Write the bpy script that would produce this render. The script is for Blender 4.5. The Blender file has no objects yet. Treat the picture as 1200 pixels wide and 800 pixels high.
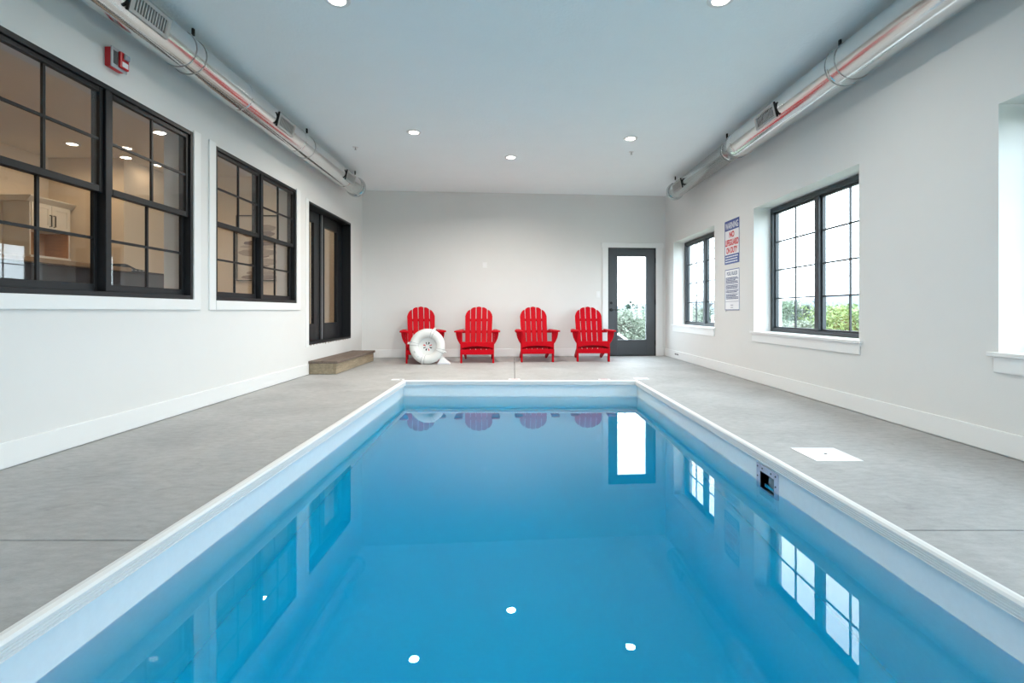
import bpy, bmesh, math, random
from mathutils import Vector, Matrix
PI = math.pi
random.seed(7)
S = bpy.context.scene
C = S.collection

# ------------------------------------------------------------------ camera, sky, light, exposure
H0 = 0.86                                   # eye height above the deck
cam = bpy.data.cameras.new('camera'); co = bpy.data.objects.new('camera', cam); C.objects.link(co)
co.location = (0, 0, H0); co.rotation_euler = (PI/2, 0, 0)
cam.sensor_width = 36; cam.lens = 17.4; cam.shift_x = -0.0017; cam.shift_y = -0.03
cam.clip_start = 0.02; cam.clip_end = 4000
S.camera = co
S.view_settings.view_transform = 'Standard'; S.view_settings.look = 'None'
S.view_settings.gamma = 1; S.view_settings.use_curve_mapping = False
S.view_settings.exposure = 0.56
W = bpy.data.worlds.new('overcast_sky'); S.world = W; W.use_nodes = True
bg = W.node_tree.nodes['Background']; bg.inputs[0].default_value = (0.76, 0.91, 1.0, 1); bg.inputs[1].default_value = 6.8
LAMP_W = 29.0        # each pool-room downlight
HOUSE_W = 7       # each downlight of the house
LAMP_C = (1.0, 0.93, 0.84); HOUSE_C = (1.0, 0.75, 0.48)
cy = S.cycles
cy.max_bounces = 12; cy.diffuse_bounces = 6; cy.glossy_bounces = 6; cy.transmission_bounces = 8
cy.transparent_max_bounces = 16; cy.sample_clamp_indirect = 6; cy.blur_glossy = 0.6
cy.use_denoising = True
# daylight entering: portals just outside each opening guide the sky's light
def portal(name, loc, rot, sx, sy):
    l = bpy.data.lights.new(name, 'AREA'); l.shape = 'RECTANGLE'; l.size = sx; l.size_y = sy
    l.cycles.is_portal = True
    o = bpy.data.objects.new(name, l); C.objects.link(o); o.location = loc; o.rotation_euler = rot
RW = [(1.11, 2.97), (4.172, 6.0), (7.185, 9.01)]
for a, b in RW: portal('window_portal', (3.27, (a+b)/2, 1.35), (0, PI/2, 0), 1.5, b-a)
portal('window_portal', (0.0, -3.78, 1.05), (PI/2, 0, PI), 4.2, 1.7)  # portal for the added window behind the camera

# ------------------------------------------------------------------ helpers
def nm(name):
    m = bpy.data.materials.new(name); m.use_nodes = True
    return m, m.node_tree.nodes, m.node_tree.links
def mat(name, col, rough=0.5, metal=0.0, noise=0.0, nscale=8.0, bump=0.0, bscale=60.0, emit=None, es=0, spec=0.5, stretch=(1,1,1), coat=0):
    m, N, L = nm(name); b = N['Principled BSDF']
    b.inputs['Base Color'].default_value = (*col, 1); b.inputs['Roughness'].default_value = rough
    b.inputs['Metallic'].default_value = metal; b.inputs['Specular IOR Level'].default_value = spec
    if coat: b.inputs['Coat Weight'].default_value = coat
    if emit: b.inputs['Emission Color'].default_value = (*emit, 1); b.inputs['Emission Strength'].default_value = es
    tc = N.new('ShaderNodeTexCoord'); mp = N.new('ShaderNodeMapping'); mp.inputs['Scale'].default_value = stretch
    L.new(tc.outputs['Object'], mp.inputs[0])
    if noise:
        n = N.new('ShaderNodeTexNoise'); n.inputs['Scale'].default_value = nscale; n.inputs['Detail'].default_value = 6; n.inputs['Roughness'].default_value = .65
        L.new(mp.outputs[0], n.inputs[0])
        r = N.new('ShaderNodeMapRange'); r.inputs['From Min'].default_value = .3; r.inputs['From Max'].default_value = .7
        r.inputs['To Min'].default_value = 1-noise; r.inputs['To Max'].default_value = 1+noise
        L.new(n.outputs['Fac'], r.inputs[0])
        v = N.new('ShaderNodeVectorMath'); v.operation = 'SCALE'; v.inputs[0].default_value = col
        L.new(r.outputs[0], v.inputs['Scale']); L.new(v.outputs[0], b.inputs['Base Color'])
    if bump:
        n2 = N.new('ShaderNodeTexNoise'); n2.inputs['Scale'].default_value = bscale; n2.inputs['Detail'].default_value = 4
        L.new(mp.outputs[0], n2.inputs[0])
        bp = N.new('ShaderNodeBump'); bp.inputs['Strength'].default_value = bump; bp.inputs['Distance'].default_value = 0.01
        L.new(n2.outputs['Fac'], bp.inputs['Height']); L.new(bp.outputs[0], b.inputs['Normal'])
    return m
def glass_mat(name, tint=(1, 1, 1), ior=1.5):
    m, N, L = nm(name); N.remove(N['Principled BSDF']); out = N['Material Output']
    g = N.new('ShaderNodeNewGeometry'); mr = N.new('ShaderNodeMapRange')
    mr.inputs['To Min'].default_value = ior; mr.inputs['To Max'].default_value = 1/ior
    L.new(g.outputs['Backfacing'], mr.inputs[0])
    f = N.new('ShaderNodeFresnel'); L.new(mr.outputs[0], f.inputs['IOR'])
    t = N.new('ShaderNodeBsdfTransparent'); t.inputs[0].default_value = (*tint, 1)
    gl = N.new('ShaderNodeBsdfGlossy'); gl.inputs['Roughness'].default_value = 0.0
    mx = N.new('ShaderNodeMixShader'); L.new(f.outputs[0], mx.inputs[0]); L.new(t.outputs[0], mx.inputs[1]); L.new(gl.outputs[0], mx.inputs[2])
    L.new(mx.outputs[0], out.inputs['Surface'])
    return m
def link(name, me, m=None, parent=None):
    o = bpy.data.objects.new(name, me); C.objects.link(o)
    if m is not None:
        for q in (m if isinstance(m, (list, tuple)) else [m]): me.materials.append(q)
    if parent is not None: o.parent = parent
    return o
def obj(name, bm, m, parent=None, smooth=False, bevel=0, seg=2, off=None):
    """bm in world coordinates; off = world location of the parent (so that the part's vertices become local)"""
    if off is not None: bmesh.ops.translate(bm, verts=bm.verts, vec=-Vector(off))
    bmesh.ops.recalc_face_normals(bm, faces=bm.faces)
    me = bpy.data.meshes.new(name); bm.to_mesh(me); bm.free()
    if smooth:
        for p in me.polygons: p.use_smooth = True
        try: me.set_sharp_from_angle(angle=math.radians(40))
        except Exception: pass
    o = link(name, me, m, parent)
    if bevel:
        b = o.modifiers.new('bevel', 'BEVEL'); b.width = bevel; b.segments = seg; b.limit_method = 'ANGLE'
    return o
def bx(bm, x0, x1, y0, y1, z0, z1):
    v = [bm.verts.new((x, y, z)) for z in (z0, z1) for x, y in ((x0, y0), (x1, y0), (x1, y1), (x0, y1))]
    for f in ((0,3,2,1), (4,5,6,7), (0,1,5,4), (1,2,6,5), (2,3,7,6), (3,0,4,7)): bm.faces.new([v[i] for i in f])
    return v
def B(*boxes):
    bm = bmesh.new()
    for b in boxes: bx(bm, *b)
    return bm
def prism(bm, pts, d, f):
    """extrude 2-D outline pts; f(u,v,w) -> 3-D point, w in (d0,d1)"""
    a = [bm.verts.new(f(u, v, d[0])) for u, v in pts]; b = [bm.verts.new(f(u, v, d[1])) for u, v in pts]
    n = len(pts); bm.faces.new(a[::-1]); bm.faces.new(b)
    for i in range(n): bm.faces.new([a[i], a[(i+1) % n], b[(i+1) % n], b[i]])
def tube(bm, pts, r, n=12, cap=True):
    pts = [Vector(p) for p in pts]; rings = []
    for i, p in enumerate(pts):
        d = (pts[min(i+1, len(pts)-1)] - pts[max(i-1, 0)]).normalized()
        up = Vector((0, 0, 1)) if abs(d.z) < .9 else Vector((1, 0, 0))
        s = d.cross(up).normalized(); t = s.cross(d)
        rr = r[i] if isinstance(r, (list, tuple)) else r
        rings.append([bm.verts.new(p + (s*math.cos(a) + t*math.sin(a))*rr) for a in [2*PI*k/n for k in range(n)]])
    for a, b in zip(rings, rings[1:]):
        for k in range(n): bm.faces.new([a[k], a[(k+1) % n], b[(k+1) % n], b[k]])
    if cap: bm.faces.new(rings[0][::-1]); bm.faces.new(rings[-1])
def lathe(bm, prof, cx, cy_, n=32):
    """prof = [(r, z)] closed around z"""
    rings = []
    for r, z in prof:
        rings.append([bm.verts.new((cx + r*math.cos(2*PI*k/n), cy_ + r*math.sin(2*PI*k/n), z)) for k in range(n)] if r > 1e-6 else [bm.verts.new((cx, cy_, z))])
    for a, b in zip(rings, rings[1:]):
        for k in range(n):
            q = [a[k % len(a)], a[(k+1) % len(a)], b[(k+1) % len(b)], b[k % len(b)]]
            u = list(dict.fromkeys(q))
            if len(u) > 2: bm.faces.new(u)
def tag(o, label, cat, group=None):
    o['label'] = label; o['category'] = cat
    if group: o['group'] = group
    return o
def thing(name, loc, label=None, cat=None, group=None, rz=0, kind=None):
    o = bpy.data.objects.new(name, None); C.objects.link(o); o.location = loc; o.rotation_euler = (0, 0, rz); o.empty_display_size = .1
    if label: tag(o, label, cat, group)
    if kind: o['kind'] = kind
    return o
def struct(name, bm, m, **k):
    o = obj(name, bm, m, **k); o['kind'] = 'structure'; return o
def wall_boxes(a0, a1, z0, z1, holes):
    """split a wall into rectangles (a0,a1,z0,z1) leaving the holes open"""
    out = []; cur = a0
    for h0, h1, g0, g1 in sorted(holes):
        if h0 > cur: out.append((cur, h0, z0, z1))
        if g0 > z0: out.append((h0, h1, z0, g0))
        if g1 < z1: out.append((h0, h1, g1, z1))
        cur = h1
    if cur < a1: out.append((cur, a1, z0, z1))
    return out
def dup(root, loc, rz=None, label=None, group=None):
    r = root.copy(); C.objects.link(r); r.location = loc
    if rz is not None: r.rotation_euler = (0, 0, rz)
    if label: r['label'] = label
    if group: r['group'] = group
    for ch in list(root.children):
        c = ch.copy(); C.objects.link(c); c.parent = r
        for g in ch.children:
            d = g.copy(); C.objects.link(d); d.parent = c
    return r
def text_mesh(body, w, h, place, name, m, parent, off=None, bold=0.0):
    """flat text stretched to w x h, centred at 0; place(x,y)->world"""
    cu = bpy.data.curves.new(name, 'FONT'); cu.body = body; cu.align_x = 'CENTER'; cu.offset = bold
    o = bpy.data.objects.new('t', cu); C.objects.link(o)
    bpy.context.view_layer.update()
    me = bpy.data.meshes.new_from_object(o.evaluated_get(bpy.context.evaluated_depsgraph_get()))
    bpy.data.objects.remove(o)
    xs = [v.co.x for v in me.vertices]; ys = [v.co.y for v in me.vertices]
    x0, x1, y0, y1 = min(xs), max(xs), min(ys), max(ys)
    o0 = Vector(off or (0, 0, 0))
    for v in me.vertices:
        v.co = Vector(place((v.co.x-(x0+x1)/2)/(x1-x0)*w, (v.co.y-(y0+y1)/2)/(y1-y0)*h)) - o0
    me.materials.clear(); me.name = name
    return link(name, me, m, parent)

# ------------------------------------------------------------------ materials
M = {}
M['wall'] = mat('wall_paint', (.73, .73, .715), .75, bump=.06, bscale=140, noise=.012, nscale=2)
M['ceil'] = mat('ceiling_paint', (.90, .955, .97), .8, bump=.35, bscale=45, noise=.01, nscale=3)
M['trim'] = mat('trim_paint', (.80, .81, .805), .4, bump=.02, bscale=40)
M['black'] = mat('black_frame', (.010, .011, .013), .4, bump=.02, spec=.3)
M['slate'] = mat('slate_frame', (.030, .038, .045), .4, bump=.02)
M['charcoal'] = mat('charcoal_door', (.058, .066, .075), .42, bump=.02)
M['glass'] = glass_mat('window_glass')
M['sub'] = mat('joint_filler', (.10, .095, .085), .95)
M['metal'] = mat('galvanised_duct', (.66, .68, .68), .16, 1.0, noise=.03, nscale=3, bump=.02, bscale=10)
M['grille'] = mat('grille_metal', (.50, .49, .48), .45, .6)
M['rubber'] = mat('black_rubber', (.012, .012, .012), .7)
M['wire'] = mat('steel_wire', (.5, .5, .5), .3, 1)
M['red'] = mat('red_poly_lumber', (.50, .0, .008), .6, bump=.05, bscale=90, noise=.05, nscale=20, stretch=(1, 1, .2), spec=.12)
M['ring'] = mat('buoy_white', (.70, .71, .70), .4, bump=.02)
M['decal'] = mat('grey_print', (.25, .26, .28), .6)
M['white'] = mat('white_plastic', (.82, .82, .83), .35)
M['woodtop'] = mat('weathered_boards', (.165, .125, .10), .8, noise=.25, nscale=14, stretch=(3, .5, 1), bump=.3, bscale=60)
M['wood'] = mat('treated_lumber', (.32, .26, .175), .75, noise=.28, nscale=10, stretch=(3, .6, 5), bump=.2, bscale=50)
M['slot'] = mat('dark_slot', (.01, .01, .012), .8)
M['alarm'] = mat('alarm_red', (.55, .012, .02), .35)
M['bezel'] = mat('alarm_grey', (.42, .43, .46), .35)
M['lens'] = mat('strobe_lens', (.28, .29, .32), .12, coat=.5)
M['blue'] = mat('sign_blue', (.045, .075, .27), .45)
M['signred'] = mat('sign_red', (.62, .02, .03), .45)
M['signwhite'] = mat('sign_white', (.78, .78, .80), .4)
M['signgrey'] = mat('sign_text_dark', (.04, .05, .16), .5)
M['coping'] = mat('coping_white', (.80, .80, .79), .35, bump=.02)
M['skim'] = mat('skimmer_plastic', (.55, .55, .66), .4)
M['skimdark'] = mat('skimmer_throat', (.82, .82, .82), .6)
M['hktan'] = mat('house_wall_tan', (.76, .66, .52), .8)
M['hkceil'] = mat('house_ceiling', (.74, .70, .63), .85)
M['cab'] = mat('cabinet_cream', (.78, .75, .68), .4)
M['niche'] = mat('niche_wood', (.55, .30, .13), .5, noise=.15, nscale=12, stretch=(1, 1, 6))
M['bar'] = mat('bar_dark_panel', (.045, .045, .055), .4)
M['bartop'] = mat('bar_top_wood', (.30, .20, .11), .4, noise=.15, nscale=10)
M['bronze'] = mat('bronze_handle', (.06, .045, .03), .35, .7)
M['hfloor'] = mat('house_floor_wood', (.32, .22, .14), .45, noise=.15, nscale=8)
def lampmat(name, col, s):
    m, N, L = nm(name); b = N['Principled BSDF']; b.inputs['Emission Color'].default_value = (*col, 1); b.inputs['Emission Strength'].default_value = s
    b.inputs['Base Color'].default_value = (.9, .9, .9, 1); return m
M['lamp'] = lampmat('lamp_lens', (1, .93, .82), 12); M['lampw'] = lampmat('warm_lamp_lens', (1, .82, .6), 8)

# concrete deck: broom-finished, mottled
m, N, L = nm('concrete_deck'); b = N['Principled BSDF']; b.inputs['Roughness'].default_value = .62
tc = N.new('ShaderNodeTexCoord')
def noise(scale, det, stretch=(1, 1, 1), dist=0):
    mp = N.new('ShaderNodeMapping'); mp.inputs['Scale'].default_value = stretch; L.new(tc.outputs['Object'], mp.inputs[0])
    n = N.new('ShaderNodeTexNoise'); n.inputs['Scale'].default_value = scale; n.inputs['Detail'].default_value = det; n.inputs['Roughness'].default_value = .6
    n.inputs['Distortion'].default_value = dist; L.new(mp.outputs[0], n.inputs[0]); return n.outputs['Fac']
def rng(x, a, b_, c, d):
    r = N.new('ShaderNodeMapRange'); r.inputs['From Min'].default_value = a; r.inputs['From Max'].default_value = b_
    r.inputs['To Min'].default_value = c; r.inputs['To Max'].default_value = d; L.new(x, r.inputs[0]); return r.outputs[0]
def mul(a, b_):
    q = N.new('ShaderNodeMath'); q.operation = 'MULTIPLY'; L.new(a, q.inputs[0]); L.new(b_, q.inputs[1]); return q.outputs[0]
n1 = rng(noise(1.6, 7, dist=.6), .3, .7, .86, 1.12); n2 = rng(noise(14, 6, (1, 2.2, 1)), .3, .7, .88, 1.10); n3 = rng(noise(70, 3, (1, 6, 1)), .3, .7, .93, 1.07)
n4 = rng(noise(5, 8, (1, 1.5, 1), 1.5), .28, .42, .84, 1.0)
f = mul(mul(n1, n2), mul(n3, n4)); v = N.new('ShaderNodeVectorMath'); v.operation = 'SCALE'; v.inputs[0].default_value = (.39, .39, .385)
L.new(f, v.inputs['Scale']); L.new(v.outputs[0], b.inputs['Base Color'])
bp = N.new('ShaderNodeBump'); bp.inputs['Strength'].default_value = .35; bp.inputs['Distance'].default_value = .004; L.new(n3, bp.inputs['Height']); L.new(bp.outputs[0], b.inputs['Normal'])
M['deck'] = m
# vinyl liner
M['liner'] = mat('vinyl_liner_band', (.84, .90, .92), .35, noise=.02, nscale=30)
M['poolblue'] = mat('vinyl_liner_blue', (.10, .72, .92), .5, noise=.03, nscale=60)
# water: clear refracting body that absorbs red
m, N, L = nm('pool_water'); N.remove(N['Principled BSDF']); out = N['Material Output']
g = N.new('ShaderNodeBsdfGlass'); g.inputs['IOR'].default_value = 1.333; g.inputs['Roughness'].default_value = 0
tc = N.new('ShaderNodeTexCoord'); nz = N.new('ShaderNodeTexNoise'); nz.inputs['Scale'].default_value = 1.2; nz.inputs['Detail'].default_value = 2
L.new(tc.outputs['Object'], nz.inputs[0]); bp = N.new('ShaderNodeBump'); bp.inputs['Strength'].default_value = .05; bp.inputs['Distance'].default_value = .004
L.new(nz.outputs['Fac'], bp.inputs['Height']); L.new(bp.outputs[0], g.inputs['Normal']); L.new(g.outputs[0], out.inputs['Surface'])
va = N.new('ShaderNodeVolumeAbsorption'); va.inputs[0].default_value = (.0, .90, .97, 1); va.inputs[1].default_value = 1.3
L.new(va.outputs[0], out.inputs['Volume'])
M['water'] = m

# ------------------------------------------------------------------ room shell
XL, XR, ZC = -2.77, 2.91, 3.06
YB = -3.5
TH = math.atan2(.46, 5.68)                   # the back wall stands a little out of square
BW0 = Vector((XL, 9.04, 0))
def bw(X):                                   # distance along the back wall at world X
    return (X - XL)/math.cos(TH)
# floor (concrete slabs with open joints, over a dark base)
bm = bmesh.new()
def slab(pts, z0=-.09, z1=0): prism(bm, pts, (z0, z1), lambda u, v, w: (u, v, w))
PX0, PX1, PY1, PY0 = -1.362, 1.52, 6.085, -1.6
slab([(XL-.05, YB), (PX0, YB), (PX0, 1.853), (XL-.05, 1.853)])
slab([(XL-.05, 1.861), (PX0, 1.861), (PX0, PY1), (.008, PY1), (.008, 9.55), (XL-.05, 9.3)])
slab([(.016, PY1), (PX1, PY1), (PX1, 1.945), (XR+.05, 1.945), (XR+.05, 9.8), (.016, 9.6)])
slab([(PX1, YB), (XR+.05, YB), (XR+.05, 1.937), (PX1, 1.937)])
slab([(PX0, YB), (PX1, YB), (PX1, PY0), (PX0, PY0)])
struct('floor', bm, M['deck'], bevel=.003, seg=1)
bm = B((XL-.3, PX0-.08, YB, 9.8, -.16, -.092), (PX1+.06, XR+.05, 3.30, 9.9, -.16, -.092), (PX1+.06, XR+.05, YB, 2.7, -.16, -.092), (-1.36, 1.55, 6.2, 9.8, -.16, -.092), (-1.36, 1.55, YB, PY0-.06, -.16, -.092))
struct('floor_base', bm, M['sub'])
bm = bmesh.new(); bx(bm, XL-.25, XR+.34, YB-.25, 9.95, ZC, ZC+.15); struct('ceiling', bm, M['ceil'])
WIN1 = (2.49, 4.273, .957, 2.400); WIN2 = (4.59, 6.30, .957, 2.395); DOORL = (6.685, 8.41, .395, 2.346)
bm = bmesh.new()
for a0, a1, z0, z1 in wall_boxes(YB, 9.35, -.16, ZC, [WIN1, WIN2, DOORL]): bx(bm, XL-.25, XL, a0, a1, z0, z1)
struct('wall_left', bm, M['wall'])
bm = bmesh.new()
for a0, a1, z0, z1 in wall_boxes(YB, 9.85, -.16, ZC, [(a, b_, .597, 2.10) for a, b_ in RW]): bx(bm, XR, XR+.34, a0, a1, z0, z1)
struct('wall_right', bm, M['wall'])
bm = bmesh.new(); DX0, DX1 = bw(1.792), bw(2.722)
for a0, a1, z0, z1 in wall_boxes(0, 5.72, -.16, ZC, [(DX0, DX1, -.02, 2.06)]): bx(bm, a0, a1, 0, .25, z0, z1)
o = struct('wall_back', bm, M['wall']); o.location = BW0; o.rotation_euler = (0, 0, TH)
bm = bmesh.new()
for a0, a1, z0, z1 in wall_boxes(XL-.25, XR+.34, -.16, ZC, [(-2.1, 2.1, .2, 1.9)]): bx(bm, a0, a1, YB-.25, YB, z0, z1)
struct('wall_front', bm, M['wall'])
# big unseen window added behind the camera, sized for the daylight it gives
w = thing('window_6', (0, YB-.1, .2), kind='structure')
obj('window_frame', B((-2.1, -2.04, YB-.15, YB-.05, .2, 1.9), (2.04, 2.1, YB-.15, YB-.05, .2, 1.9), (-2.04, 2.04, YB-.15, YB-.05, .2, .27), (-2.04, 2.04, YB-.15, YB-.05, 1.83, 1.9), (-.04, .04, YB-.15, YB-.05, .27, 1.83)), M['black'], w, off=w.location)
obj('glass', B((-2.04, -.04, YB-.103, YB-.097, .27, 1.83), (.04, 2.04, YB-.103, YB-.097, .27, 1.83)), M['glass'], w, off=w.location)
# baseboards
struct('baseboard_left', B((XL, XL+.014, YB, 6.655, .006, .145), (XL, XL+.014, 8.49, 9.04, .006, .145)), M['trim'], bevel=.004)
struct('baseboard_right', B((XR-.014, XR, YB, 9.49, .006, .145)), M['trim'], bevel=.004)
for nmn, a, b_ in (('baseboard_back', .02, bw(1.69)), ('baseboard_corner', bw(2.845), 5.66)):
    bm = bmesh.new(); bx(bm, a, b_, -.014, 0, .006, .15); o = struct(nmn, bm, M['trim'], bevel=.003); o.location = BW0; o.rotation_euler = (0, 0, TH)

# ------------------------------------------------------------------ pool
pool = thing('swimming_pool', (.08, 6.1, 0), 'long rectangular pool of still blue water edged in white coping', 'pool')
PO = pool.location
LX0, LX1, LY1, LY0 = -1.352, 1.515, 6.075, -1.66
WZ, WB = -.19, -1.02
SK = (2.828, 3.075, -.30, -.078)             # skimmer frame y0,y1,z0,z1
SO = (2.868, 3.036, -.272, -.118)            # opening
def liner_boxes(z0, z1):
    r = [(LX0-.05, LX0, LY0, LY1, z0, z1), (LX0-.05, LX1+.05, LY1, LY1+.05, z0, z1), (LX0-.05, LX1+.05, LY0-.05, LY0, z0, z1)]
    for a0, a1, c0, c1 in wall_boxes(LY0, LY1, z0, z1, [(SO[0], SO[1], max(z0, SO[2]), min(z1, SO[3]))] if SO[3] > z0 and SO[2] < z1 else []): r.append((LX1, LX1+.05, a0, a1, c0, c1))
    return r
obj('liner_wall', B(*liner_boxes(-.45, -.035)), M['liner'], pool, off=PO)
bm = B(*liner_boxes(WB, -.45))
obj('lower_wall', bm, M['liner'], pool, off=PO)
# sloping hopper floor
bm = bmesh.new(); nx, ny = 24, 40
def fz(x, y):
    dx = min(x-LX0, LX1-x); dy = min(y-LY0, LY1-y)
    k = min(1, max(0, dx)/.55, max(0, dy)/1.6); k = k*k*(3-2*k)
    return WB - .38*k
g = [[bm.verts.new((LX0-.05+(LX1-LX0+.1)*i/nx, LY0-.05+(LY1-LY0+.1)*j/ny, fz(LX0-.05+(LX1-LX0+.1)*i/nx, LY0-.05+(LY1-LY0+.1)*j/ny))) for j in range(ny+1)] for i in range(nx+1)]
for i in range(nx):
    for j in range(ny): bm.faces.new([g[i][j], g[i+1][j], g[i+1][j+1], g[i][j+1]])
obj('pool_floor', bm, M['poolblue'], pool, smooth=True, off=PO)
bm = bmesh.new(); bx(bm, LX0-.012, LX1+.012, LY0-.012, LY1+.012, -1.6, WZ); obj('water', bm, M['water'], pool, off=PO)
# coping: rounded top lip and ribbed face, four mitred lengths
def coping(out, inn, name='coping'):
    """out/inn: ((x,y),(x,y)) outer and inner edge of a length"""
    prof = [(0, -.045), (0, .002), (.08, .009), (.5, .012), (.85, .008), (1.0, -.001)]
    z = -.004
    for k in range(4): prof += [(1.0, z), (1.0, z-.005), (.93, z-.007), (.93, z-.0095)]; z -= .0095
    prof += [(1.0, -.044), (.9, -.047)]
    bm = bmesh.new(); rings = []
    for e in (0, 1):
        o_, i_ = Vector(out[e]), Vector(inn[e])
        rings.append([bm.verts.new((*(o_.lerp(i_, t)), zz)) for t, zz in prof])
    n = len(prof)
    for k in range(n): bm.faces.new([rings[0][k], rings[0][(k+1) % n], rings[1][(k+1) % n], rings[1][k]])
    bm.faces.new(rings[0][::-1]); bm.faces.new(rings[1])
    return obj(name, bm, M['coping'], pool, off=PO)
O = [(PX0, PY0), (PX0, PY1), (PX1, PY1), (PX1, PY0)]; I = [(-1.314, PY0+.05), (-1.314, 6.035), (1.480, 6.035), (1.480, PY0+.05)]
for k in range(4): coping((O[k], O[(k+1) % 4]), (I[k], I[(k+1) % 4]))
bm = bmesh.new()
for a0, a1, c0, c1 in wall_boxes(SK[0], SK[1], SK[2], SK[3], [SO]): bx(bm, LX1-.008, LX1, a0, a1, c0, c1)
sf = obj('skimmer_frame', bm, M['skim'], pool, bevel=.002, seg=1, off=PO)
bm = bmesh.new()
for y, z in [(2.848, -.096), (2.90, -.096), (3.0, -.096), (3.056, -.096), (2.848, -.155), (3.056, -.155)]:
    bm = bmesh.new(); tube(bm, [(LX1-.011, y, z), (LX1-.008, y, z)], .005, 8); obj('screw', bm, M['slot'], sf, off=PO)
bm = bmesh.new()
y0, y1, z0, z1 = SO
bx(bm, LX1, LX1+.16, y0-.01, y0, z0-.01, z1+.01); bx(bm, LX1, LX1+.16, y1, y1+.01, z0-.01, z1+.01); bx(bm, LX1, LX1+.16, y0, y1, z0-.01, z0); bx(bm, LX1, LX1+.16, y0, y1, z1, z1+.01); bx(bm, LX1+.16, LX1+.17, y0-.01, y1+.01, z0-.01, z1+.01)
obj('skimmer_throat', bm, M['skimdark'], pool, off=PO)
# skimmer lid in the deck
lid = thing('skimmer_lid', (1.86, 2.96, 0), 'square white plastic skimmer lid flush in the concrete beside the pool edge', 'lid')
obj('cover', B((1.728, 2.0, 2.825, 3.095, 0, .004)), M['white'], lid, bevel=.002, off=lid.location)
bm = bmesh.new(); lathe(bm, [(0, .0048), (.009, .0048), (.009, .004)], 1.868, 2.965, 16); obj('finger_hole', bm, M['slot'], lid, off=lid.location)
# tiles at the pool head
tl = [((-.066, .078, 6.115, 6.24), 'white deck tile with worn red print at the end of the deck joint', True),
      ((1.06, 1.20, 6.115, 6.22), 'white deck tile with a red mark between the joint tile and corner plate', True),
      ((1.53, 1.70, 6.20, 6.33), 'blank white plate at the pool corner nearest the glass door', False),
      ((-1.52, -1.37, 6.12, 6.22), 'white plate with a dark spot at the pool corner nearest the wooden step', None)]
for (x0, x1, y0, y1), lab, red in tl:
    t = thing('deck_tile', ((x0+x1)/2, (y0+y1)/2, 0), lab, 'tile', 'markers on the deck at the pool head')
    obj('plate', B((x0, x1, y0, y1, 0, .004)), M['white'], t, off=t.location)
    if red: obj('print', B((x0+.02, x1-.02, y0+.045, y0+.06, .004, .0045), (x0+.03, x1-.03, y0+.08, y0+.095, .004, .0045)), M['signred'], t, off=t.location)
    if red is None: obj('spot', B((x1-.05, x1-.02, y0+.03, y0+.06, .004, .0045)), M['slot'], t, off=t.location)

# ------------------------------------------------------------------ left windows: twin double-hung units, black
def dh_window(name, win):
    y0, y1, z0, z1 = win; X = XL
    r = thing(name, (X, (y0+y1)/2, z0), kind='structure'); O_ = r.location
    obj('window_frame', B((X-.10, X+.004, y0, y0+.035, z0, z1), (X-.10, X+.004, y1-.035, y1, z0, z1), (X-.10, X+.004, y0+.035, y1-.035, z0, z0+.035), (X-.10, X+.004, y0+.035, y1-.035, z1-.035, z1), (X-.10, X+.004, (y0+y1)/2-.025, (y0+y1)/2+.025, z0+.035, z1-.035)), M['black'], r, bevel=.003, seg=1, off=O_)
    zm = (z0+z1)/2
    for a, b_ in ((y0+.035, (y0+y1)/2-.025), ((y0+y1)/2+.025, y1-.035)):
        for up in (0, 1):
            xx = X-.028 if up else X-.065          # lower sash slides behind the upper one
            c0, c1 = (zm-.02, z1-.035) if up else (z0+.035, zm+.02)
            st = .03
            s = obj('sash', B((xx-.015, xx+.015, a, a+st, c0, c1), (xx-.015, xx+.015, b_-st, b_, c0, c1), (xx-.015, xx+.015, a+st, b_-st, c0, c0+(.045 if up else .05)), (xx-.015, xx+.015, a+st, b_-st, c1-.035, c1)), M['black'], r, bevel=.003, seg=1, off=O_)
            ym = (a+b_)/2; zq = (c0+.045+c1-.035)/2
            obj('muntin', B((xx-.008, xx+.008, ym-.009, ym+.009, c0+.04, c1-.03), (xx-.0078, xx+.0078, a+st, b_-st, zq-.009, zq+.009)), M['black'], s, off=O_)
            obj('glass', B((xx-.003, xx+.003, a+st-.004, b_-st+.004, c0+.04, c1-.03)), M['glass'], s, off=O_)
    return r
dh_window('window_1', WIN1); dh_window('window_2', WIN2)
def casing_l(name, y0, y1, z0, z1, wl=.09, wr=.09):
    struct(name, B((XL, XL+.012, y0-wl, y0-.001, z0-.09, z1+.02), (XL, XL+.012, y1+.001, y1+wr, z0-.09, z1+.02), (XL, XL+.016, y0-.001, y1+.001, z0-.088, z0-.001)), M['trim'], bevel=.003)
casing_l('trim_1', *WIN1, wr=.092); casing_l('trim_2', *WIN2, wl=.10, wr=.11)
struct('trim_3', B((XL, XL+.006, DOORL[0]-.1, DOORL[0]-.001, .37, DOORL[3]+.02)), M['trim'], bevel=.003)
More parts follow.
